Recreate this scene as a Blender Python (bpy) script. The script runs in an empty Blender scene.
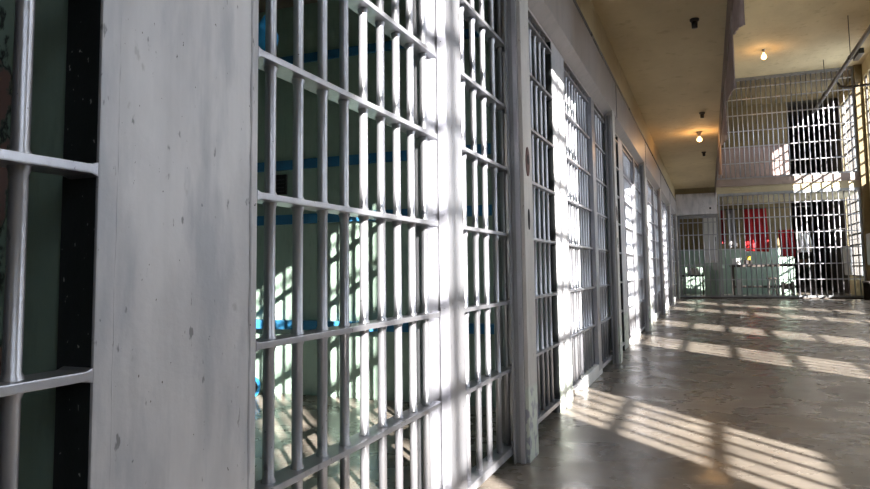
import bpy, bmesh, math, random
from mathutils import Vector, Matrix, noise
random.seed(7)
C = bpy.context.scene.collection
PI = math.pi

# ------------------------------------------------------------------ materials
def mat(name, base, rough=0.5, metal=0.0, spec=0.5):
    m = bpy.data.materials.new(name); m.use_nodes = True
    nt = m.node_tree; b = nt.nodes['Principled BSDF']
    b.inputs['Base Color'].default_value = (*base, 1)
    b.inputs['Roughness'].default_value = rough
    b.inputs['Metallic'].default_value = metal
    b.inputs['Specular IOR Level'].default_value = spec
    return m, nt, b
def N(nt, t, **kw):
    n = nt.nodes.new(t)
    for k, v in kw.items():
        if k in n.inputs: n.inputs[k].default_value = v
        else: setattr(n, k, v)
    return n
def coords(nt, scale=(1, 1, 1), kind='geo'):
    mp = N(nt, 'ShaderNodeMapping'); mp.inputs['Scale'].default_value = scale
    if kind == 'geo':
        g = N(nt, 'ShaderNodeNewGeometry'); nt.links.new(g.outputs['Position'], mp.inputs['Vector'])
    else:
        g = N(nt, 'ShaderNodeTexCoord'); nt.links.new(g.outputs['Object'], mp.inputs['Vector'])
    return mp.outputs['Vector']
def noise_fac(nt, scale, detail=4, stretch=(1, 1, 1), lo=0.4, hi=0.6, rough=0.55, kind='geo'):
    v = coords(nt, stretch, kind)
    n = N(nt, 'ShaderNodeTexNoise', Scale=scale, Detail=detail, Roughness=rough)
    nt.links.new(v, n.inputs['Vector'])
    r = N(nt, 'ShaderNodeMapRange'); r.inputs['From Min'].default_value = lo; r.inputs['From Max'].default_value = hi
    nt.links.new(n.outputs['Fac'], r.inputs['Value'])
    return r.outputs['Result']
def mixc(nt, fac, a, b):
    m = N(nt, 'ShaderNodeMix', data_type='RGBA')
    nt.links.new(fac, m.inputs[0]) if not isinstance(fac, float) else setattr(m.inputs[0], 'default_value', fac)
    for i, v in ((6, a), (7, b)):
        if isinstance(v, tuple): m.inputs[i].default_value = (*v, 1)
        else: nt.links.new(v, m.inputs[i])
    return m.outputs[2]
def mul(nt, a, b):
    m = N(nt, 'ShaderNodeMath', operation='MULTIPLY')
    for i, v in ((0, a), (1, b)):
        if isinstance(v, float): m.inputs[i].default_value = v
        else: nt.links.new(v, m.inputs[i])
    return m.outputs[0]
def zmask(nt, lo, hi):      # 1 below lo, 0 above hi, in world height
    g = N(nt, 'ShaderNodeNewGeometry'); s = N(nt, 'ShaderNodeSeparateXYZ'); nt.links.new(g.outputs['Position'], s.inputs[0])
    r = N(nt, 'ShaderNodeMapRange'); nt.links.new(s.outputs['Z'], r.inputs['Value'])
    r.inputs['From Min'].default_value = lo; r.inputs['From Max'].default_value = hi
    r.inputs['To Min'].default_value = 1; r.inputs['To Max'].default_value = 0
    return r.outputs['Result']
def bump(nt, b, fac, strength=0.2, dist=0.01):
    n = N(nt, 'ShaderNodeBump', Strength=strength, Distance=dist)
    nt.links.new(fac, n.inputs['Height']); nt.links.new(n.outputs['Normal'], b.inputs['Normal'])

def painted_steel(name, base, dark, rough, metal, speck=(.05, .045, .045), streak=.5, low=None, sp=.735):
    m, nt, b = mat(name, base, rough, metal)
    c = mixc(nt, mul(nt, noise_fac(nt, 6, 5, (1, 1, .35), .4, .7), streak), base, dark)
    c = mixc(nt, mul(nt, noise_fac(nt, 28, 3, (1, 1, .5), .69, .75), .55), c, tuple(x*.55 for x in base))
    c = mixc(nt, mul(nt, noise_fac(nt, 34, 3, (1, 1, .03), .42, .66), (.12)*streak), c, tuple(x*.8 for x in dark))
    c = mixc(nt, noise_fac(nt, 95, 2, (1, 1, .6), sp, sp+.035), c, speck)
    c = mixc(nt, mul(nt, noise_fac(nt, 11, 5, (1, 1, .22), .52, .68), .6*streak), c, tuple(x*f for x, f in zip(dark, (.74, .78, .84))))
    c = mixc(nt, mul(nt, noise_fac(nt, 42, 3, (1, 1, .4), .675, .72), .8*streak), c, tuple(x*.35 for x in dark))
    if low:
        edge = N(nt, 'ShaderNodeMath', operation='MULTIPLY')
        nt.links.new(zmask(nt, low[0]-.015, low[0]+.015), edge.inputs[0]); edge.inputs[1].default_value = 1
        c2 = mixc(nt, noise_fac(nt, 16, 5, (1, 1, .8), .52, .58), low[1], low[2])
        c = mixc(nt, edge.outputs[0], c, c2)
    nt.links.new(c, b.inputs['Base Color'])
    bump(nt, b, noise_fac(nt, 60, 4, (1, 1, 1), .3, .7), .12, .003)
    return m

SILVER = painted_steel('silver_bar_paint', (.46, .465, .51), (.33, .33, .375), .33, .75, streak=.6)
PLATE = painted_steel('grey_plate_paint', (.60, .59, .62), (.43, .43, .465), .42, .12, streak=1.0,
                      low=(.46, (.55, .60, .54), (.36, .37, .40)))
POSTP = painted_steel('lock_post_paint', (.56, .535, .52), (.45, .43, .415), .42, .1, streak=.7,
                      low=(.40, (.55, .60, .54), (.30, .31, .36)))
HEADP = painted_steel('header_paint', (.44, .40, .395), (.34, .31, .305), .38, .15, speck=(.14, .06, .03))
DARK = painted_steel('black_jamb_paint', (.022, .025, .027), (.012, .013, .014), .32, 0, speck=(.45, .45, .45), streak=.6, sp=.715)
CHAN = painted_steel('door_channel_paint', (.28, .29, .31), (.18, .19, .205), .35, .4)
BLACKM = mat('black_void', (.006, .006, .006), .7)[0]
RUST = painted_steel('rusty_keyhole', (.10, .03, .025), (.03, .015, .012), .6, .2)
CONDUIT = painted_steel('conduit_metal', (.085, .078, .075), (.05, .047, .045), .4, .4)
WHITEP = painted_steel('white_base_paint', (.72, .72, .72), (.55, .55, .55), .5, 0)

def plaster(name, a, bb, stain, rough=.75, scale=1.2):
    m, nt, b = mat(name, a, rough)
    c = mixc(nt, noise_fac(nt, scale, 6, (1, .5, 1), .35, .65), a, bb)
    c = mixc(nt, mul(nt, noise_fac(nt, scale*4, 6, (1, 1, 1), .58, .72), .5), c, stain)
    nt.links.new(c, b.inputs['Base Color'])
    bump(nt, b, noise_fac(nt, 7, 6, (1, 1, 1), .3, .7), .25, .02)
    return m
YELLOW = plaster('yellow_plaster', (.66, .55, .34), (.55, .45, .27), (.36, .28, .15))
YWALL = plaster('yellow_wall_plaster', (.62, .52, .32), (.55, .45, .27), (.38, .29, .16))
CREAM = plaster('cream_slab_paint', (.40, .345, .225), (.33, .28, .18), (.3, .22, .14))
BEAM = plaster('brown_beam_paint', (.27, .21, .185), (.20, .155, .14), (.08, .06, .05))
SHEET = plaster('torn_sheet', (.36, .29, .29), (.26, .20, .20), (.08, .06, .06), scale=6)
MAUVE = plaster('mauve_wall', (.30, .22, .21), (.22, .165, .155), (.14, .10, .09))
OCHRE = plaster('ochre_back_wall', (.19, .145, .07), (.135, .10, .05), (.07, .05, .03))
PASSAGE = plaster('passage_shade_tone', (.045, .04, .035), (.03, .027, .024), (.02, .018, .016))  # near-black: the passage's shadow is painted into the wall colour
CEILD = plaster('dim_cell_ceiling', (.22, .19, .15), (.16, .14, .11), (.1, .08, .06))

def green_wall():
    m, nt, b = mat('green_cell_paint', (.2, .3, .24), .55)
    c = mixc(nt, noise_fac(nt, 3, 5, (1, 1, .15), .35, .65), (.335, .445, .375), (.25, .35, .295))
    c = mixc(nt, mul(nt, noise_fac(nt, 22, 5, (1, 1, .25), .55, .75), .5), c, (.14, .2, .17))
    # peeled paint with the pinkish undercoat showing
    g = N(nt, 'ShaderNodeNewGeometry'); s = N(nt, 'ShaderNodeSeparateXYZ'); nt.links.new(g.outputs['Position'], s.inputs[0])
    r = N(nt, 'ShaderNodeMapRange'); nt.links.new(s.outputs['X'], r.inputs['Value'])
    r.inputs['From Min'].default_value = -1.30; r.inputs['From Max'].default_value = -1.36
    yr = N(nt, 'ShaderNodeMapRange'); nt.links.new(s.outputs['Y'], yr.inputs['Value']); yr.inputs['From Min'].default_value = 1.3; yr.inputs['From Max'].default_value = 1.2
    rx = mul(nt, r.outputs['Result'], yr.outputs['Result'])
    peel = mul(nt, noise_fac(nt, 6, 6, (1, 1, .7), .53, .55), rx)
    c = mixc(nt, peel, c, (.30, .19, .17))
    rim = mul(nt, noise_fac(nt, 6, 6, (1, 1, .7), .505, .525), rx)
    inv = N(nt, 'ShaderNodeMath', operation='SUBTRACT'); nt.links.new(rim, inv.inputs[0]); nt.links.new(peel, inv.inputs[1])
    c = mixc(nt, inv.outputs[0], c, (.04, .05, .045))
    nt.links.new(c, b.inputs['Base Color'])
    bump(nt, b, noise_fac(nt, 9, 5, (1, 1, .3), .3, .7), .2, .01)
    return m
GREEN = green_wall()
BLUE = plaster('blue_rail_paint', (.035, .19, .38), (.025, .14, .29), (.02, .08, .18), .5, 4)

def floor_mat():
    m, nt, b = mat('polished_concrete', (.2, .18, .16), .3)
    c = mixc(nt, noise_fac(nt, .9, 7, (1, 1, 1), .35, .68, .62), (.205, .178, .152), (.105, .090, .078))
    c = mixc(nt, mul(nt, noise_fac(nt, 5, 7, (1, 2, 1), .45, .8, .65), .6), c, (.095, .085, .076))
    c = mixc(nt, mul(nt, noise_fac(nt, 14, 6, (1, 1, 1), .60, .7, .6), .45), c, (.30, .265, .225))
    c = mixc(nt, mul(nt, noise_fac(nt, 40, 3, (1, 1, 1), .70, .76), .6), c, (.03, .027, .025))
    nt.links.new(c, b.inputs['Base Color'])
    r = N(nt, 'ShaderNodeMapRange'); nt.links.new(noise_fac(nt, 2.2, 6, (1, 1, 1), .3, .7), r.inputs['Value'])
    r.inputs['To Min'].default_value = .16; r.inputs['To Max'].default_value = .40
    nt.links.new(r.outputs['Result'], b.inputs['Roughness'])
    bump(nt, b, noise_fac(nt, 6, 5, (1, 1, 1), .3, .7), .12, .01)
    return m
FLOOR = floor_mat()

def glass():
    m = bpy.data.materials.new('window_glass'); m.use_nodes = True
    nt = m.node_tree; nt.nodes.clear()
    o = N(nt, 'ShaderNodeOutputMaterial'); mx = N(nt, 'ShaderNodeMixShader'); mx.inputs[0].default_value = .06
    t = N(nt, 'ShaderNodeBsdfTransparent'); g = N(nt, 'ShaderNodeBsdfGlossy', Roughness=.05)
    nt.links.new(t.outputs[0], mx.inputs[1]); nt.links.new(g.outputs[0], mx.inputs[2]); nt.links.new(mx.outputs[0], o.inputs[0])
    return m
GLASS = glass()
def emit(name, col, s):
    m, nt, b = mat(name, col, .3)
    b.inputs['Emission Color'].default_value = (*col, 1); b.inputs['Emission Strength'].default_value = s
    return m
BULB = emit('lit_bulb', (1, .62, .25), 7)
def cloth(name, a, bb):
    m, nt, b = mat(name, a, .85)
    nt.links.new(mixc(nt, noise_fac(nt, 5, 4, (1, 1, .3), .4, .65), a, bb), b.inputs['Base Color'])
    return m
RED = cloth('red_cloth', (.48, .010, .016), (.28, .006, .010))
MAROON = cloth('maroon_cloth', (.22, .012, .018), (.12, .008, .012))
WHITEC = cloth('white_cloth', (.78, .78, .78), (.62, .62, .63))
GREYC = cloth('grey_cloth', (.3, .29, .3), (.12, .11, .12))
BLUEC = cloth('blue_cloth', (.03, .30, .62), (.02, .2, .46))
WOOD = cloth('dark_wood', (.05, .04, .035), (.025, .02, .018))
BROWN = cloth('brown_wood', (.16, .09, .05), (.1, .055, .03))
YPL = mat('yellow_plastic', (.75, .55, .05), .4)[0]

# ------------------------------------------------------------------ helpers
def box(bm, x0, x1, y0, y1, z0, z1):
    v = [bm.verts.new((x, y, z)) for x in (x0, x1) for y in (y0, y1) for z in (z0, z1)]
    for f in ((0, 1, 3, 2), (4, 6, 7, 5), (0, 4, 5, 1), (2, 3, 7, 6), (0, 2, 6, 4), (1, 5, 7, 3)):
        bm.faces.new([v[i] for i in f])
def tube(bm, pts, rad, seg=10, caps=True):
    """a round bar through pts; rad is one radius or one per point"""
    pts = [Vector(p) for p in pts]
    rads = rad if isinstance(rad, (list, tuple)) else [rad]*len(pts)
    rings = []
    for i, p in enumerate(pts):
        d = (pts[min(i+1, len(pts)-1)] - pts[max(i-1, 0)]).normalized()
        a = Vector((0, 0, 1)) if abs(d.z) < .9 else Vector((1, 0, 0))
        u = d.cross(a).normalized(); w = d.cross(u)
        rings.append([bm.verts.new(p + (u*math.cos(t) + w*math.sin(t))*rads[i]) for t in [2*PI*k/seg for k in range(seg)]])
    for a, b in zip(rings, rings[1:]):
        for k in range(seg):
            bm.faces.new((a[k], a[(k+1) % seg], b[(k+1) % seg], b[k]))
    if caps:
        bm.faces.new(rings[0][::-1]); bm.faces.new(rings[-1])
def prism_y(bm, prof, y0, y1):      # profile of (x, z) points swept along y
    a = [bm.verts.new((x, y0, z)) for x, z in prof]; b = [bm.verts.new((x, y1, z)) for x, z in prof]
    bm.faces.new(a); bm.faces.new(b[::-1])
    n = len(prof)
    for i in range(n): bm.faces.new((a[i], b[i], b[(i+1) % n], a[(i+1) % n]))
def prism_x(bm, prof, x0, x1):      # profile of (y, z) points given a thickness along x
    a = [bm.verts.new((x0, y, z)) for y, z in prof]; b = [bm.verts.new((x1, y, z)) for y, z in prof]
    bm.faces.new(a); bm.faces.new(b[::-1])
    n = len(prof)
    for i in range(n): bm.faces.new((a[i], b[i], b[(i+1) % n], a[(i+1) % n]))
def mesh(name, bm, m, smooth=False, bev=0.0):
    bmesh.ops.recalc_face_normals(bm, faces=bm.faces[:])
    if bev:
        bmesh.ops.bevel(bm, geom=[e for e in bm.edges], offset=bev, segments=2, profile=.7, affect='EDGES', clamp_overlap=True)
    me = bpy.data.meshes.new(name); bm.to_mesh(me); bm.free()
    me.materials.append(m)
    if smooth:
        for p in me.polygons: p.use_smooth = True
    return me
def link(name, me, parent=None, loc=(0, 0, 0)):
    o = bpy.data.objects.new(name, me); C.objects.link(o); o.location = loc
    if parent is not None: o.parent = parent
    return o
def obj(name, bm, m, parent=None, smooth=False, bev=0.0, loc=(0, 0, 0)):
    return link(name, mesh(name, bm, m, smooth, bev), parent, loc)
def tag(o, label=None, cat=None, group=None, kind=None):
    if label: o['label'] = label
    if cat: o['category'] = cat
    if group: o['group'] = group
    if kind: o['kind'] = kind
    return o
def thing(name, loc, label, cat, group=None):
    return tag(link(name, None, None, loc), label, cat, group)
def boxobj(name, dims, m, parent=None, bev=0.0):
    bm = bmesh.new(); box(bm, *dims); return obj(name, bm, m, parent, False, bev)
def struct(name, dims, m, parent=None):
    o = boxobj(name, dims, m, parent)
    if parent is None: o['kind'] = 'structure'
    return o
def copy_tree(o, parent=None):
    c = o.copy(); C.objects.link(c)
    if parent is not None: c.parent = parent
    for ch in list(o.children): copy_tree(ch, c)
    return c

# ------------------------------------------------------------------ dimensions (metres; corridor runs along +Y)
PER = 4.11            # one cell front
P0 = 0.945            # near edge of the first wide plate
NU = 6
XF = -1.045           # front of plates and crossbars
XB = XF - .038        # bar centres
XP = -0.945           # front of lock posts
ZH = 2.78             # top of the fronts
ROWS = [.10, .50, .868, 1.245, 1.615, 1.97, 2.34, 2.70]
XR = 4.75             # right wall, inner face
YE = 24.8             # end grille
YB = 29.0             # wall behind it
ZC = 3.74             # walkway ceiling
ZT = 7.39             # high ceiling

# ------------------------------------------------------------------ room shell
struct('floor', (-4.5, 5.2, -10, YB+.2, -.2, 0), FLOOR)
struct('ceiling_walkway', (-1.2, .30, -10, YE, ZC, ZC+.25), YELLOW)
struct('ceiling_hall', (-1.2, 5.2, -10, YB+.2, ZT, ZT+.2), YELLOW)
struct('trim_1', (.285, .30, -10, YE-.02, 3.40, ZC+.25), BEAM)       # downstand along the walkway edge
struct('wall_left', (-1.2, -.985, -10, YE, 3.30, ZC), YWALL)         # plaster strip above the steel header
struct('wall_left_upper', (-1.2, -1.0, -10, YE, ZC+.25, ZT), YWALL)
struct('wall_left_near', (-1.2, -1.0, -10, -.55, 0, 3.3), PLATE)
struct('wall_cell_back', (-4.5, -4.3, -4, YE+.1, 0, 3.6), GREEN)
struct('wall_cells_end', (-4.5, -1.2, YE+.1, YE+.3, 0, 3.6), GREEN)
struct('wall_cells_near', (-4.5, -1.2, -4.2, -4, 0, 3.6), GREEN)
struct('ceiling_cells', (-4.3, -1.2, -4, YE+.1, 3.45, 3.6), CEILD)
struct('wall_rear', (-1.2, 5.2, -10.2, -10, 0, ZT), YWALL)
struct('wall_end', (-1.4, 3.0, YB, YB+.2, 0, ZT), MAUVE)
struct('ceiling_end_shade', (-1.0, XR, YE+.1, YB, ZT-.05, ZT), OCHRE)  # added panel; the end ceiling's dimness is put into its darker colour
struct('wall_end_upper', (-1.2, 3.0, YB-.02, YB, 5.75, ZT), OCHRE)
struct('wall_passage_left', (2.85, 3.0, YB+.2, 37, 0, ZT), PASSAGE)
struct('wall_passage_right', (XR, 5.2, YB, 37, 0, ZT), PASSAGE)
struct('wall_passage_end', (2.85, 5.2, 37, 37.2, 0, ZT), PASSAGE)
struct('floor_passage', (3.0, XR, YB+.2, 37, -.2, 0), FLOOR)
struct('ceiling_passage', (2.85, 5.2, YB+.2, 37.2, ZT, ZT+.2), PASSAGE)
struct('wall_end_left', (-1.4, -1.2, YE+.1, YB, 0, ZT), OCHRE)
struct('floor_upper', (-1.2, XR, YE-.03, YB, 3.50, 3.93), CREAM)
struct('trim_2', (.33, XR, YE-.08, YE-.03, 3.73, 3.97), BEAM)        # brown edge strip of the upper floor
struct('wall_end_dado', (-1.2, 3.0, YB-.03, YB, 0, 1.75), GREEN)
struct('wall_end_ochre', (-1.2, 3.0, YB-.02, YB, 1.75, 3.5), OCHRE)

# partitions between the cells, with blue rails across the face
for n in range(NU):
    y = P0 + .035 + n*PER
    w = struct('wall_partition_%d' % (n+1), (-4.3, -1.14, y, y+.40, 0, 3.45), GREEN)
    for z, d, h in () if n == 0 else ((2.95, .03, .075), (2.0, .03, .085), (1.515, .03, .085), (.60, .10, .075)):
        bm = bmesh.new(); box(bm, -4.29, -1.20, y-d, y+.002, z-h/2, z+h/2)
        obj('blue_rail', bm, BLUE, w, bev=.006)

# right wall with its tall barred windows
WIN = [(-4.6, -3.0), (-1.5, -.2), (3.5, 4.87), (6.95, 8.3), (11.75, 13.1), (15.15, 16.5), (22.3, 23.9), (24.02, 24.52), (26.3, 28.7)]
def wz(i): return (2.6, 6.9) if i < 2 else (1.0, 6.9) if i < 6 else (.6, 6.95) if i == 6 else ((3.62, 6.95) if i == 7 else (.65, 6.95))
bm = bmesh.new(); last = -10
for i, (a, b) in enumerate(WIN):
    z0, z1 = wz(i)
    box(bm, XR, XR+.15, last, a, 0, ZT)
    box(bm, XR, XR+.15, a, b, 0, z0); box(bm, XR, XR+.15, a, b, z1, ZT)
    last = b
box(bm, XR, XR+.15, last, YB, 0, ZT)
tag(obj('wall_right', bm, YWALL), kind='structure')
struct('trim_3', (XR-.22, XR, YE-.18, YE+.18, 0, ZT), OCHRE)          # pilaster where the end bars meet the wall
for i, (a, b) in enumerate(WIN):
    z0, z1 = wz(i)
    w = thing('window_%d' % (i+1), (XR+.08, (a+b)/2, z0), None, None); w['kind'] = 'structure'
    hw = (b-a)/2; H = z1-z0
    bm = bmesh.new()
    box(bm, -.03, .03, -hw, -hw+.05, 0, H); box(bm, -.03, .03, hw-.05, hw, 0, H)
    box(bm, -.03, .03, -hw+.05, hw-.05, 0, .05); box(bm, -.03, .03, -hw+.05, hw-.05, H-.05, H)
    nv = 4 if b-a > 1 else 1
    for k in range(1, nv+1): 
        yy = -hw + 2*hw*k/(nv+1); box(bm, -.02, .02, yy-.011, yy+.011, .05, H-.05)
    nh = int(H/.36)
    for k in range(1, nh):
        zz = H*k/nh; t = .034 if k % 4 == 0 else .026
        box(bm, -.018, .018, -hw+.05, hw-.05, zz-t, zz+t)
    obj('window_frame', bm, CONDUIT, w)
    bm = bmesh.new(); box(bm, -.004, .004, -hw+.03, hw-.03, .03, H-.03)
    obj('glass_pane', bm, GLASS, w)
    L = bpy.data.lights.new('window_daylight', 'AREA'); L.shape = 'RECTANGLE'; L.size = H; L.size_y = b-a
    L.cycles.is_portal = True
    lo = bpy.data.objects.new('window_daylight', L); C.objects.link(lo)
    lo.location = (XR+.17, (a+b)/2, (z0+z1)/2); lo.rotation_euler = (0, PI/2, 0)

# ------------------------------------------------------------------ the cell fronts
def rodmesh(name, z0, z1, r, rows, m, bulge=1.25, seg=14):
    bm = bmesh.new(); pts = [(0, 0, z0)]; rad = [r]
    for z in rows:
        for dz, k in ((-.024, 1), (-.013, bulge), (.013, bulge), (.021, 1)):
            if z0 < z+dz < z1: pts.append((0, 0, z+dz)); rad.append(r*k)
    pts.append((0, 0, z1)); rad.append(r)
    tube(bm, pts, rad, seg)
    return mesh(name, bm, m, smooth=True)
BAR = rodmesh('bar', ROWS[0], ZH-.002, .0152, ROWS[1:], SILVER)
def flatbar(name, y0, y1, m=SILVER, dep=.076, h=.018, flare=(1, 1)):
    # a flat strip whose ends thicken into a rounded weld
    bm = bmesh.new(); st = [(y0, .5 if not flare[0] else 0.8), (y0+.014, .5), (y1-.014, .5), (y1, .5 if not flare[1] else .8)]
    rings = []
    for y, k in st:
        rings.append([bm.verts.new((x, y, z)) for x, z in ((-dep, -h*k), (0, -h*k), (0, h*k), (-dep, h*k))])
    for a, b in zip(rings, rings[1:]):
        for i in range(4): bm.faces.new((a[i], a[(i+1) % 4], b[(i+1) % 4], b[i]))
    bm.faces.new(rings[0][::-1]); bm.faces.new(rings[-1])
    return mesh(name, bm, m, bev=.003)

def bead(name, y, z0, z1, parent, rb=.0042):        # a rough weld run standing on the plate
    bm = bmesh.new(); n = 110; pts = []; rr = []
    for k in range(n+1):
        z = z0 + (z1-z0)*k/n
        pts.append((-.0015, y + .003*noise.noise((y*9, z*11, 1)), z)); rr.append(rb*(1 + .55*noise.noise((y, z*40, 3))))
    tube(bm, pts, rr, 6); obj('weld_bead', bm, PLATE, parent, smooth=True)

ORD = ['nearest', 'second', 'third', 'fourth', 'fifth', 'sixth']
def make_front(first):
    t = thing('cell_front_grille', (XF, P0, 0), None, 'grille', 'barred cell fronts along the corridor')
    bm = bmesh.new(); box(bm, -.008, 0, -.014, .466, 0, ZH); obj('wide_plate', bm, PLATE, t, bev=.004)
    bm = bmesh.new(); box(bm, -.095, -.008, -.013, -.001, 0, ZH); tag(obj('side_jamb', bm, DARK, t, bev=.002), 'black painted side jamb')
    bm = bmesh.new(); box(bm, -.095, -.008, .454, .465, 0, ZH); obj('side_jamb', bm, DARK, t, bev=.002)
    bead('weld_bead', .440, 0, ZH, t, .006); bead('weld_bead', .030, 0, ZH, t, .0022)
    ca = flatbar('crossbar', -1.10, -.014, flare=(0, 1)); cb = flatbar('crossbar', .467, 1.705)
    for z in ROWS[1:]:
        link('crossbar', ca, t, (0, 0, z)); link('crossbar', cb, t, (0, 0, z))
    bm = bmesh.new(); box(bm, -.075, 0, -1.10, -.014, ROWS[0]-.03, ROWS[0]); obj('bottom_rail', bm, SILVER, t, bev=.003)
    bm = bmesh.new(); box(bm, -.085, -.012, .467, 1.75, ROWS[0]-.03, ROWS[0]); obj('bottom_rail', bm, SILVER, t, bev=.003)
    for k in range(7): link('bar', BAR, t, (-.038, -.143 - .142*k, 0))
    for k in range(9): link('bar', BAR, t, (-.038, .572 + .1336*k, 0))
    bm = bmesh.new(); box(bm, -.085, -.036, 1.655, 1.86, ROWS[0], ZH); obj('end_stile', bm, SILVER, t, bev=.003)
    return t
def make_door():
    t = thing('cell_door', (XF+.012, P0+1.785, 0), None, 'door', 'sliding cell doors')
    bm = bmesh.new(); box(bm, -.042, 0, 0, .195, .055, ZH-.01); obj('stile', bm, SILVER, t, bev=.003)
    bm = bmesh.new(); box(bm, -.085, -.052, 1.01, 1.205, .055, ZH-.01); obj('stile', bm, CHAN, t, bev=.003)
    c = flatbar('crossbar', .193, 1.06)
    for z in ROWS[1:]: link('crossbar', c, t, (0, 0, z))
    bm = bmesh.new(); box(bm, -.082, 0, .195, 1.07, .045, .085); obj('bottom_rail', bm, SILVER, t, bev=.003)
    for k in range(5): link('bar', BAR, t, (-.036, .305 + .170*k, -.018))
    return t
def make_post():
    t = thing('lock_post', (XP, P0+2.735, 0), None, 'post', 'lock posts between the cells')
    bm = bmesh.new(); prism_y(bm, [(0, 0), (0, 2.85), (-.085, 2.79), (-.085, 0)], .03, .23); obj('post_box', bm, POSTP, t, bev=.003)
    bm = bmesh.new(); box(bm, -.085, -.02, .012, .03, 0, 2.78); obj('channel', bm, CHAN, t, bev=.002)
    bm = bmesh.new(); box(bm, -.045, -.02, .0, .012, 0, 2.78); obj('channel_lip', bm, SILVER, t, bev=.002)
    bm = bmesh.new(); box(bm, -.080, -.07, -.02, .012, 0, 2.78); obj('channel_lip', bm, SILVER, t, bev=.002)
    for z, hh, ww, m in ((1.668, .085, .042, RUST), (1.335, .075, .018, BLACKM)):
        bm = bmesh.new()
        prof = [(.12 + ww*math.cos(a), z + hh*math.sin(a)*(1 if m is RUST else .8)) for a in [2*PI*k/18 for k in range(18)]]
        prism_x(bm, prof, -.002, .004)
        k = obj('keyhole_plate' if m is RUST else 'keyhole', bm, m, t)
        bm = bmesh.new(); s = .5
        prism_x(bm, [(.12 + ww*s*math.cos(a), z + .012 + hh*.35*math.sin(a)) for a in [2*PI*j/12 for j in range(12)]], .003, .006)
        obj('key_slot', bm, BLACKM, k)
    return t
def make_header():
    t = thing('header_housing', (XP-.02, P0+3.325-PER, 0), None, 'housing', 'steel housings above the cell doors')
    bm = bmesh.new(); prism_y(bm, [(0, 2.87), (0, 3.29), (-.165, 3.29), (-.165, ZH), (-.085, ZH), (-.085, 2.80)], .004, PER-.004)
    obj('housing_body', bm, HEADP, t)
    bm = bmesh.new(); box(bm, -.02, .006, .0, .05, 2.88, 3.285); obj('joint_strip', bm, CHAN, t, bev=.002)
    return t
fr, dr, po, he = make_front(True), make_door(), make_post(), make_header()
FL = ['barred cell front with a wide scratched grey plate, largest and nearest the camera',
      'second barred cell front from the camera, its wide plate sunlit behind the first keyhole post',
      'third barred cell front from the camera, blown bright by sunlight',
      'fourth barred cell front from the camera, far down the corridor',
      'fifth barred cell front from the camera, narrow in the distance',
      'sixth barred cell front, last before the barred wall at the end']
DL = ['silver barred sliding door of the nearest cell, beside the keyhole post',
      'second barred sliding door from the camera, above the white sill block',
      'third barred sliding door from the camera, bright in sunlight',
      'fourth barred sliding door from the camera, far down the corridor',
      'fifth barred sliding door from the camera, narrow in the distance',
      'sixth barred sliding door, last before the barred wall at the end']
PL = ['nearest tall grey lock post with two keyholes and chipped pale green foot',
      'second grey lock post from the camera, at the end of the second cell door',
      'third grey lock post from the camera, standing beyond the bright third door',
      'fourth grey lock post from the camera, far down the corridor',
      'fifth grey lock post from the camera, narrow in the distance',
      'sixth grey lock post, last before the barred wall at the end']
HL = ['grey brown steel housing over the nearest cell, running out of the top of the frame',
      'grey brown steel housing over the second cell door, with a shiny underside',
      'third steel housing from the camera, over the bright third cell door',
      'fourth steel housing from the camera, over the fourth cell door',
      'fifth steel housing from the camera, over the fifth cell door',
      'sixth steel housing from the camera, last before the barred wall at the end']
for proto, labels in ((fr, FL), (dr, DL), (po, PL), (he, HL)):
    base = proto.location.y
    for n in range(NU):
        o = proto if n == 0 else copy_tree(proto)
        o.location.y = base + n*PER; o['label'] = labels[n]
# white sill blocks standing on the floor under the far ends of the fronts
SL = [None, 'white painted sill block on the floor below the second cell front', 'white sill block on the floor below the third cell front',
      'white sill block on the floor below the fourth cell front', 'white sill block on the floor below the fifth cell front', 'white sill block on the floor below the sixth cell front']
for n in range(1, NU):
    y = P0 + n*PER
    bm = bmesh.new(); box(bm, -1.13, -1.035, y+.98, y+2.02, 0, .115)
    o = obj('sill_block', bm, WHITEP, None, bev=.008); tag(o, SL[n], 'sill block', 'white sill blocks on the floor')
    bm = bmesh.new(); box(bm, -1.036, -1.031, y+1.02, y+1.07, .03, .075); obj('cover_plate', bm, DARK, o)

# conduit along the ledge above the housings
t = thing('ledge_conduit', (-.966, 0, 3.308), 'thin dark conduit running along the ledge above the steel housings', 'pipe')
bm = bmesh.new(); tube(bm, [(0, -10, 0), (0, YE-.3, 0)], .016, 10); obj('pipe', bm, CONDUIT, t, smooth=True)
for y in (1.5, 6.55, 9.9, 14.2, 18.3):
    bm = bmesh.new(); tube(bm, [(0, y-.07, 0), (0, y+.07, 0)], .0175, 10); obj('coupling', bm, CONDUIT, t, smooth=True)

# ------------------------------------------------------------------ torn sheets hanging from the walkway edge
FLAPS = [(5.2, 6.85, 2.76, 'torn purplish brown sheet hanging from the walkway edge, nearest of its row'),
         (7.05, 9.7, 2.76, 'second torn brown sheet along the walkway edge, its tip ragged'),
         (10.0, 13.2, 2.78, 'third torn brown sheet along the walkway edge, beside the distant bars'),
         (13.6, 17.5, 2.74, 'fourth torn sheet along the walkway edge, lowest in the picture and catching sunlight')]
for y0, y1, zb, lab in FLAPS:
    bm = bmesh.new(); prof = [(y0, 3.5), (y0-.02, 3.1), (y0+.01, zb+.12), (y0, zb)]
    n = 14
    for k in range(1, n):
        s = k/n; prof.append((y0 + (y1-y0)*s, zb + (3.22-zb)*s**.9 + .022*noise.noise((y0, s*9, 0))))
    prof += [(y1, 3.24), (y1, 3.5)]
    prism_x(bm, prof, .301, .311)
    tag(obj('torn_sheet', bm, SHEET), lab, 'sheet', 'torn sheets along the walkway edge')

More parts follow.
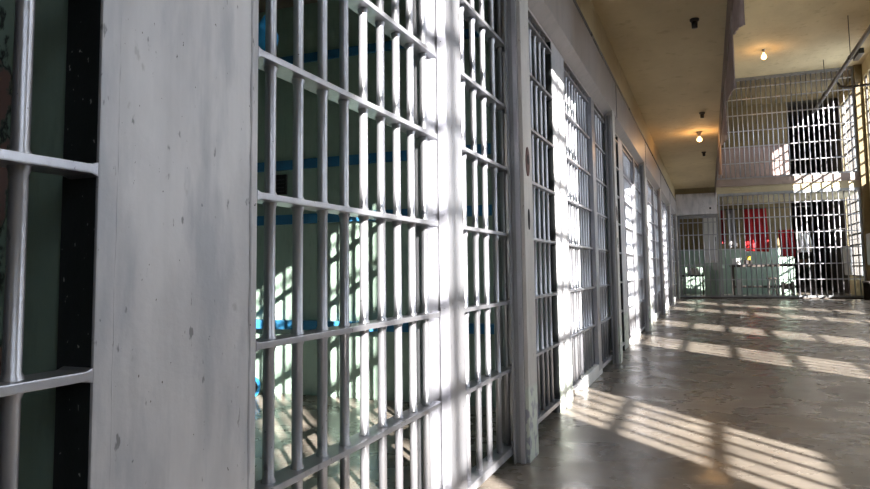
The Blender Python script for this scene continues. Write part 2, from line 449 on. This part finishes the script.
# ------------------------------------------------------------------ lamps and dark fittings on the ceilings
def lamp(x, y, z, lab, lit, grp):
    t = thing('ceiling_lamp' if lit else 'empty_lamp_holder', (x, y, z), lab, 'lamp' if lit else 'lamp holder', grp)
    bm = bmesh.new(); tube(bm, [(0, 0, .005), (0, 0, -.02), (0, 0, -.03)], [.05, .05, .04], 18); obj('ceiling_rose', bm, CONDUIT if not lit else HEADP, t, smooth=False)
    bm = bmesh.new(); tube(bm, [(0, 0, -.02), (0, 0, -.10)], [.034, .03], 16); obj('socket', bm, DARK if not lit else HEADP, t, smooth=True)
    if lit:
        s = lit
        bm = bmesh.new(); tube(bm, [(0, 0, -.09), (0, 0, -.13), (0, 0, -.17*s), (0, 0, -.21*s), (0, 0, -.24*s), (0, 0, -.25*s)], [.025, .032, .06*s, .065*s, .042*s, .012], 16)
        obj('bulb', bm, BULB, t, smooth=True)
        L = bpy.data.lights.new('bulb_light', 'POINT'); L.energy = 16*s; L.specular_factor = .03; L.color = (1, .55, .22); L.shadow_soft_size = .05
        lo = bpy.data.objects.new('bulb_light', L); C.objects.link(lo); lo.location = (x, y, z-.17*s-.13)
    return t
lamp(-.07, 14.4, ZC, 'glowing bare bulb under the walkway ceiling', .8, 'bare bulbs')
lamp(1.75, 21.7, ZT, 'glowing bare bulb under the high hall ceiling', 1.2, 'bare bulbs')
lamp(-.035, 7.75, ZC, 'largest of the small dark ceiling fittings, nearest the camera', 0, 'dark ceiling fittings')
lamp(0.0, 12.6, ZC, 'small dark ceiling fitting just nearer than the glowing walkway bulb', 0, 'dark ceiling fittings')
lamp(0.0, 17.0, ZC, 'small dark ceiling fitting just beyond the glowing walkway bulb', 0, 'dark ceiling fittings')

# ------------------------------------------------------------------ hanging conduit by the windows
t = thing('hanging_conduit', (3.55, 0, 6.3), 'thick dark conduit hung on rods below the high ceiling, sloping across the upper bars', 'pipe')
bm = bmesh.new(); tube(bm, [(0, 8, 0), (0, 26.4, 0)], .055, 14); obj('pipe', bm, CONDUIT, t, smooth=True)
for y in (12.0, 15.8, 19.6, 23.6):
    bm = bmesh.new(); tube(bm, [(0, y, .05), (0, y, ZT-6.3)], .010, 8); obj('hanger_rod', bm, CONDUIT, t, smooth=True)
    bm = bmesh.new(); tube(bm, [(0, y-.03, 0), (0, y+.03, 0)], .066, 14); obj('clamp', bm, DARK, t, smooth=False)
bm = bmesh.new(); box(bm, .07, .19, 19.0, 19.7, -.08, .05); obj('junction_box', bm, DARK, t, bev=.01)
t = thing('branch_conduit', (3.552, 22.0, 6.3), 'thin branch conduit bending off the thick hanging one towards the window wall', 'pipe')
bm = bmesh.new(); tube(bm, [(.075, .0, -.06), (.13, .05, -.14), (.26, .08, -.18), (.5, .08, -.18), (1.2, .08, -.15)], .035, 10); obj('pipe', bm, CONDUIT, t, smooth=True)
bm = bmesh.new(); tube(bm, [(.44, .08, -.18), (.54, .08, -.18)], .05, 10); obj('coupling', bm, CONDUIT, t, smooth=True)

# ------------------------------------------------------------------ the barred wall at the end
def rod_z(z0, z1, r): return rodmesh('bar', z0, z1, r, [], SILVER, seg=10)
def grille(name, lab, cat, x0, x1, z0, z1, rows, step, parent=None):
    t = thing(name, (x0, YE, z0), lab, cat)
    bm = bmesh.new(); h = z1-z0; w = x1-x0
    box(bm, 0, .06, -.03, .03, 0, h); box(bm, w-.06, w, -.03, .03, 0, h)
    box(bm, .06, w-.06, -.03, .03, 0, .06); box(bm, .06, w-.06, -.04, .04, h-.09, h)
    obj('frame', bm, CHAN, t)
    rm = rod_z(.03, h-.05, .018); n = round(w/step)
    for k in range(1, n): link('bar', rm, t, (w*k/n, 0, 0))
    bm = bmesh.new(); box(bm, .03, w-.03, -.033, .033, -.014, .014); fm = mesh('crossbar', bm, SILVER)
    for z in rows: link('crossbar', fm, t, (0, 0, z-z0))
    return t
grille('barred_wall_lower', 'wide wall of vertical bars across the corridor end, lower storey', 'bars', .37, 4.53, .04, 3.50, [.62, 1.12, 1.63, 2.14, 2.66, 3.12], .155)
grille('barred_wall_upper', 'wall of vertical bars closing the upper storey above the beam', 'bars', .36, 4.53, 3.97, ZT, [4.5, 5.05, 5.58, 6.12, 6.66, 7.05], .15)
g = grille('barred_gate', 'barred gate under the grey box at the corridor end', 'gate', -.93, .35, .04, 2.80, [.62, 1.12, 1.63, 2.14, 2.56], .155)
bm = bmesh.new(); box(bm, 1.06, 1.2, -.06, -.03, .9, 1.15); obj('lock_box', bm, CHAN, g, bev=.005)
t = thing('gate_mechanism_box', (-.96, YE-.22, 2.82), 'pale grey steel box above the barred gate at the corridor end', 'box')
bm = bmesh.new(); box(bm, 0, 1.30, 0, .40, 0, .72); obj('box_body', bm, PLATE, t, bev=.01)
bm = bmesh.new(); tube(bm, [(1.08, .01, .2), (1.08, -.015, .2)], .035, 12); obj('lock_button', bm, BLACKM, t)
struct('trim_5', (-1.0, XR, YE-.12, YE+.12, 0, .04), WOOD)            # threshold under the bars
struct('trim_6', (-.985, -.95, YE-.25, YE+.05, 0, 2.82), SILVER)

# ------------------------------------------------------------------ inside the nearest cell
y = P0 + .035 + PER
bm = bmesh.new(); box(bm, -3.60, -3.45, y-.02, y+.001, 1.74, 1.92)
v = obj('vent_plate', bm, BLACKM, None, bev=.004); tag(v, 'small black square vent on the green wall between the blue rails', 'vent')
bm = bmesh.new()
for k in range(4): box(bm, -3.58, -3.47, y-.026, y-.019, 1.765+.035*k, 1.775+.035*k)
obj('slat', bm, DARK, v)
# blue bag hung on a string just inside the bars
t = thing('hanging_bag', (-1.55, 2.145, 1.97), 'bright blue cloth bag hung on a string behind the nearest plate edge', 'bag')
bm = bmesh.new()
bmesh.ops.create_uvsphere(bm, u_segments=20, v_segments=12, radius=1, matrix=Matrix.Translation((0, 0, .0)) @ Matrix.Diagonal((.036, .036, .085, 1)))
for q in bm.verts:
    q.co += Vector((1, 1, .4))*.016*noise.noise(q.co*22)
obj('bag_body', bm, BLUEC, t, smooth=True)
bm = bmesh.new(); tube(bm, [(0, 0, .06), (.012, .005, .14), (-.01, .0, .26), (0, 0, 1.5)], .004, 6); obj('string', bm, BLUEC, t, smooth=True)
# blue canister on the cell floor
t = thing('blue_canister', (-3.74, 4.84, .0), 'small blue canister with a black mouth on the cell floor by the far wall', 'canister')
bm = bmesh.new(); tube(bm, [(0, 0, .09), (.14, -.02, .09)], [.088, .088], 20); obj('canister_body', bm, BLUEC, t)
bm = bmesh.new(); tube(bm, [(.135, -.02, .09), (.148, -.022, .09)], [.055, .05], 16); obj('mouth', bm, BLACKM, t)

# ------------------------------------------------------------------ clutter behind the barred wall
def sheetobj(name, x0, x1, z0, z1, y, m, lab, cat, amp=.035, parent=None, slant=0, group=None):
    bm = bmesh.new(); nx, nz = 14, 10; g = {}
    for s in (0, 1):
        for i in range(nx+1):
            for j in range(nz+1):
                u, v = i/nx, j/nz
                yy = y + amp*math.sin(u*17+v*1.5)*(1.1-v*.6) + .02*noise.noise((u*4, v*3, y)) + .012*s
                g[s, i, j] = bm.verts.new((x0+(x1-x0)*u + .02*math.sin(v*5), yy, z0+(z1-z0)*v + slant*u*(1-v)))
    for i in range(nx):
        for j in range(nz):
            bm.faces.new((g[0, i, j], g[0, i+1, j], g[0, i+1, j+1], g[0, i, j+1]))
            bm.faces.new((g[1, i, j], g[1, i, j+1], g[1, i+1, j+1], g[1, i+1, j]))
    for i in range(nx):
        for j in (0, nz): bm.faces.new((g[0, i, j], g[1, i, j], g[1, i+1, j], g[0, i+1, j]))
    for j in range(nz):
        for i in (0, nx): bm.faces.new((g[0, i, j], g[0, i, j+1], g[1, i, j+1], g[1, i, j]))
    o = obj(name, bm, m, parent, smooth=True)
    if lab: tag(o, lab, cat, group)
    return o
YC = 27.3
t = thing('clothes_rail', (.5, YC, 3.16), 'dark rail behind the end bars that the hangings hang from', 'rail')
bm = bmesh.new(); tube(bm, [(0, 0, 0), (2.95, 0, 0)], .018, 10); obj('rail', bm, CONDUIT, t, smooth=True)
for x in (.05, 2.9):
    bm = bmesh.new(); tube(bm, [(x, 0, 0), (x, 0, .34)], .01, 8); obj('hanger', bm, CONDUIT, t)
sheetobj('blanket', 1.25, 2.03, 1.62, 3.144, YC, RED, 'large red blanket hanging behind the end bars, its lower edge sunlit', 'blanket', slant=-.05)
sheetobj('jacket', 2.38, 2.86, 1.38, 2.34, YC-.02, RED, 'small bright red cloth hanging beside the white one behind the end bars', 'cloth', .05)
sheetobj('towel', 2.92, 3.38, 1.53, 2.22, YC-.05, WHITEC, 'white towel hanging right of the red cloth behind the end bars', 'towel')
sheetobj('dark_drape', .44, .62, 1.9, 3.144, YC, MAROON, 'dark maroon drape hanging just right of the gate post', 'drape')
sheetobj('patterned_cloth', .70, .98, 1.75, 3.144, YC+.01, GREYC, 'mottled grey cloth hanging between the maroon drape and the red blanket', 'cloth')
bm = bmesh.new()
# small line holding the lower two cloths
t = thing('clothes_line', (2.3, YC+.06, 2.30), 'thin line behind the end bars holding the white towel', 'line')
bm = bmesh.new(); tube(bm, [(0, 0, .04), (.6, -.02, .0), (1.2, -.04, -.04), (2.45, 0, .05)], .008, 6); obj('line', bm, CONDUIT, t, smooth=True)
# table with things on it
t = thing('work_table', (2.05, 26.9, 0), 'long dark table standing behind the end bars', 'table')
bm = bmesh.new(); box(bm, -1.35, 1.35, -.35, .35, 1.03, 1.12); obj('tabletop', bm, WOOD, t, bev=.01)
for sx in (-1.25, 1.25):
    for sy in (-.28, .28):
        bm = bmesh.new(); box(bm, sx-.035, sx+.035, sy-.035, sy+.035, 0, 1.03); obj('leg', bm, WOOD, t, bev=.004)
bm = bmesh.new(); box(bm, -1.22, 1.22, .26, .30, .28, .36); obj('stretcher', bm, WOOD, t)
def crate(x, y, z, w, d, h, m, lab, cat, lid=None):
    bm = bmesh.new(); box(bm, -w/2, w/2, -d/2, d/2, 0, h); o = obj(cat.replace(' ', '_'), bm, m, None, bev=.01, loc=(x, y, z)); tag(o, lab, cat)
    bm = bmesh.new(); box(bm, -w/2-.008, w/2+.008, -d/2-.008, d/2+.008, h-.03, h+.006); obj('lid', bm, lid or m, o, bev=.004)
    return o
crate(.93, 26.85, 1.12, .30, .3, .22, WHITEC, 'white box at the near left end of the dark table', 'carton')
crate(1.30, 26.9, 1.12, .26, .26, .16, WOOD, 'dark tin next to the white box on the dark table', 'tin')
crate(1.34, 26.9, 1.286, .12, .12, .13, YPL, 'small yellow tub standing on the dark tin', 'tub')
crate(3.05, 26.9, 1.12, .22, .2, .15, BROWN, 'brown box at the right end of the dark table', 'brown box')
crate(.95, 26.2, 0, .12, .16, .62, WHITEC, 'narrow white canister standing on the floor before the table', 'canister', GREYC)
def stool(x, y, lab):
    t = thing('stool', (x, y, 0), lab, 'stool')
    bm = bmesh.new(); tube(bm, [(0, 0, .60), (0, 0, .66)], [.20, .19], 20); obj('seat', bm, WOOD, t)
    for k in range(4):
        a = PI/4 + k*PI/2; bm = bmesh.new(); tube(bm, [(.12*math.cos(a), .12*math.sin(a), .60), (.2*math.cos(a), .2*math.sin(a), 0)], .018, 8); obj('leg', bm, CONDUIT, t, smooth=True)
    bm = bmesh.new(); tube(bm, [(.17*math.cos(a), .17*math.sin(a), .25) for a in [2*PI*k/20 for k in range(21)]], .01, 6, False); obj('foot_ring', bm, CONDUIT, t, smooth=True)
stool(2.0, 26.2, 'dark round stool in front of the table behind the end bars')
# wheelchair-like trolley: two spoked wheels, seat and push bar
t = thing('trolley', (2.45, 26.1, 0), 'dark trolley with a spoked wheel standing beside the stool', 'trolley')
for sx in (-.16, .16):
    bm = bmesh.new(); tube(bm, [(sx, .26*math.cos(a), .27+.26*math.sin(a)) for a in [2*PI*k/28 for k in range(29)]], .018, 8, False)
    for k in range(8): tube(bm, [(sx, 0, .27), (sx, .25*math.cos(k*PI/4), .27+.25*math.sin(k*PI/4))], .006, 6)
    obj('wheel', bm, CONDUIT, t, smooth=True)
bm = bmesh.new(); box(bm, -.14, .14, -.25, .25, .42, .46); obj('seat', bm, WOOD, t, bev=.008)
bm = bmesh.new(); tube(bm, [(-.14, .25, .44), (-.14, .3, .85), (.14, .3, .85), (.14, .25, .44)], .014, 8); obj('push_bar', bm, CONDUIT, t, smooth=True)
bm = bmesh.new(); box(bm, -.15, .15, -.02, .02, .25, .44); obj('axle_plate', bm, CONDUIT, t)
# white cylinder hanging by the far window
t = thing('hanging_roll', (4.33, 26.4, .64), 'white cylinder hanging in front of the far window behind the end bars', 'cylinder')
bm = bmesh.new(); tube(bm, [(0, 0, .08), (0, 0, .10), (0, 0, .95), (0, 0, 1.0)], [.09, .115, .135, .12], 20); obj('roll_body', bm, WHITEC, t, smooth=True)
bm = bmesh.new(); tube(bm, [(0, 0, 0), (0, 0, .09)], .03, 10); obj('spigot', bm, CONDUIT, t, smooth=True)
bm = bmesh.new(); tube(bm, [(0, 0, .99), (.1, 0, 1.25), (.37, 0, 1.3)], .012, 8); obj('hook', bm, CONDUIT, t, smooth=True)
# tall white locker and small things behind the gate
t = thing('locker', (.1, 27.4, 0), 'tall white locker behind the right side of the barred gate', 'locker')
bm = bmesh.new(); box(bm, -.24, .24, -.2, .25, 1.2, 2.98); obj('locker_body', bm, WHITEP, t, bev=.008)
bm = bmesh.new(); box(bm, -.22, .22, -.215, -.2, 1.23, 2.94); d = obj('door', bm, WHITEP, t, bev=.004)
bm = bmesh.new(); box(bm, .16, .18, -.24, -.214, 2.0, 2.15); obj('handle', bm, DARK, d)
bm = bmesh.new(); box(bm, -.24, .24, -.2, .25, 0, 1.2); tag(obj('base_cabinet', bm, GREEN, t, bev=.008), 'green lower cabinet')
t = thing('side_bench', (-.6, 27.2, 0), 'low dark bench behind the left side of the barred gate', 'bench')
bm = bmesh.new(); box(bm, -.42, .42, -.22, .22, .70, .76); obj('bench_top', bm, WOOD, t, bev=.006)
for sx in (-.37, .37):
    bm = bmesh.new(); box(bm, sx-.03, sx+.03, -.2, .2, 0, .70); obj('leg', bm, WOOD, t)
sheetobj('crumpled_sheet', -.75, -.35, .76, 1.02, 27.1, WHITEC, 'crumpled white cloth on the low bench behind the barred gate', 'cloth', .06)
# box on the right wall by the end bars
t = thing('wall_cabinet', (XR-.25, 23.9, 1.05), 'grey electrical cabinet low on the right wall by the end bars', 'cabinet')
bm = bmesh.new(); box(bm, 0, .25, -.35, .35, 0, .95); obj('cabinet_body', bm, CHAN, t, bev=.01)
bm = bmesh.new(); box(bm, -.012, 0, -.32, .32, .03, .92); obj('door', bm, CHAN, t, bev=.004)
t = thing('wall_bench', (XR-.3, 23.9, 0), 'dark bench against the right wall below the grey cabinet', 'bench')
bm = bmesh.new(); box(bm, -.1, .28, -.55, .55, .50, .56); obj('seat', bm, WOOD, t, bev=.006)
for sy in (-.5, .5):
    bm = bmesh.new(); box(bm, -.08, .26, sy-.03, sy+.03, 0, .50); obj('leg', bm, WOOD, t)

# ------------------------------------------------------------------ light
sun = bpy.data.lights.new('sun', 'SUN'); sun.energy = 52; sun.angle = math.radians(.42); sun.color = (1, .95, .87)
so = bpy.data.objects.new('sun', sun); C.objects.link(so)
so.rotation_euler = Vector((-1, 1.1, -.62)).to_track_quat('-Z', 'Y').to_euler()
w = bpy.data.worlds.new('sky'); bpy.context.scene.world = w; w.use_nodes = True
bg = w.node_tree.nodes['Background']; bg.inputs['Color'].default_value = (.82, .91, 1, 1); bg.inputs['Strength'].default_value = 8.2

# ------------------------------------------------------------------ camera
F = 680.; PX, PY = 434.5, 215.5; VP = (709., 267.); ROLL = .0128
yv = Vector((VP[0]-PX, -(VP[1]-PY), -F)).normalized()
up = Vector((-math.sin(ROLL), math.cos(ROLL), 0)); zv = (up + Vector((0, 0, -(up @ yv)/yv.z))).normalized(); xv = yv.cross(zv)
M = Matrix((xv, yv, zv))          # rows: world axes seen by the camera -> camera-to-world rotation
cam = bpy.data.cameras.new('camera'); co = bpy.data.objects.new('camera', cam); C.objects.link(co)
co.matrix_world = Matrix.Translation((0, 0, 1.05)) @ M.to_4x4()
cam.sensor_width = 36; cam.sensor_fit = 'HORIZONTAL'; cam.lens = F/870*36
cam.shift_x = (435-PX)/870; cam.shift_y = -(244.5-PY)/870
cam.clip_start = .02
sc = bpy.context.scene; sc.camera = co
sc.view_settings.view_transform = 'Standard'; sc.view_settings.look = 'None'; sc.view_settings.gamma = 1; sc.view_settings.exposure = -.1
sc.cycles.use_denoising = True
sc.cycles.max_bounces = 10; sc.cycles.diffuse_bounces = 6
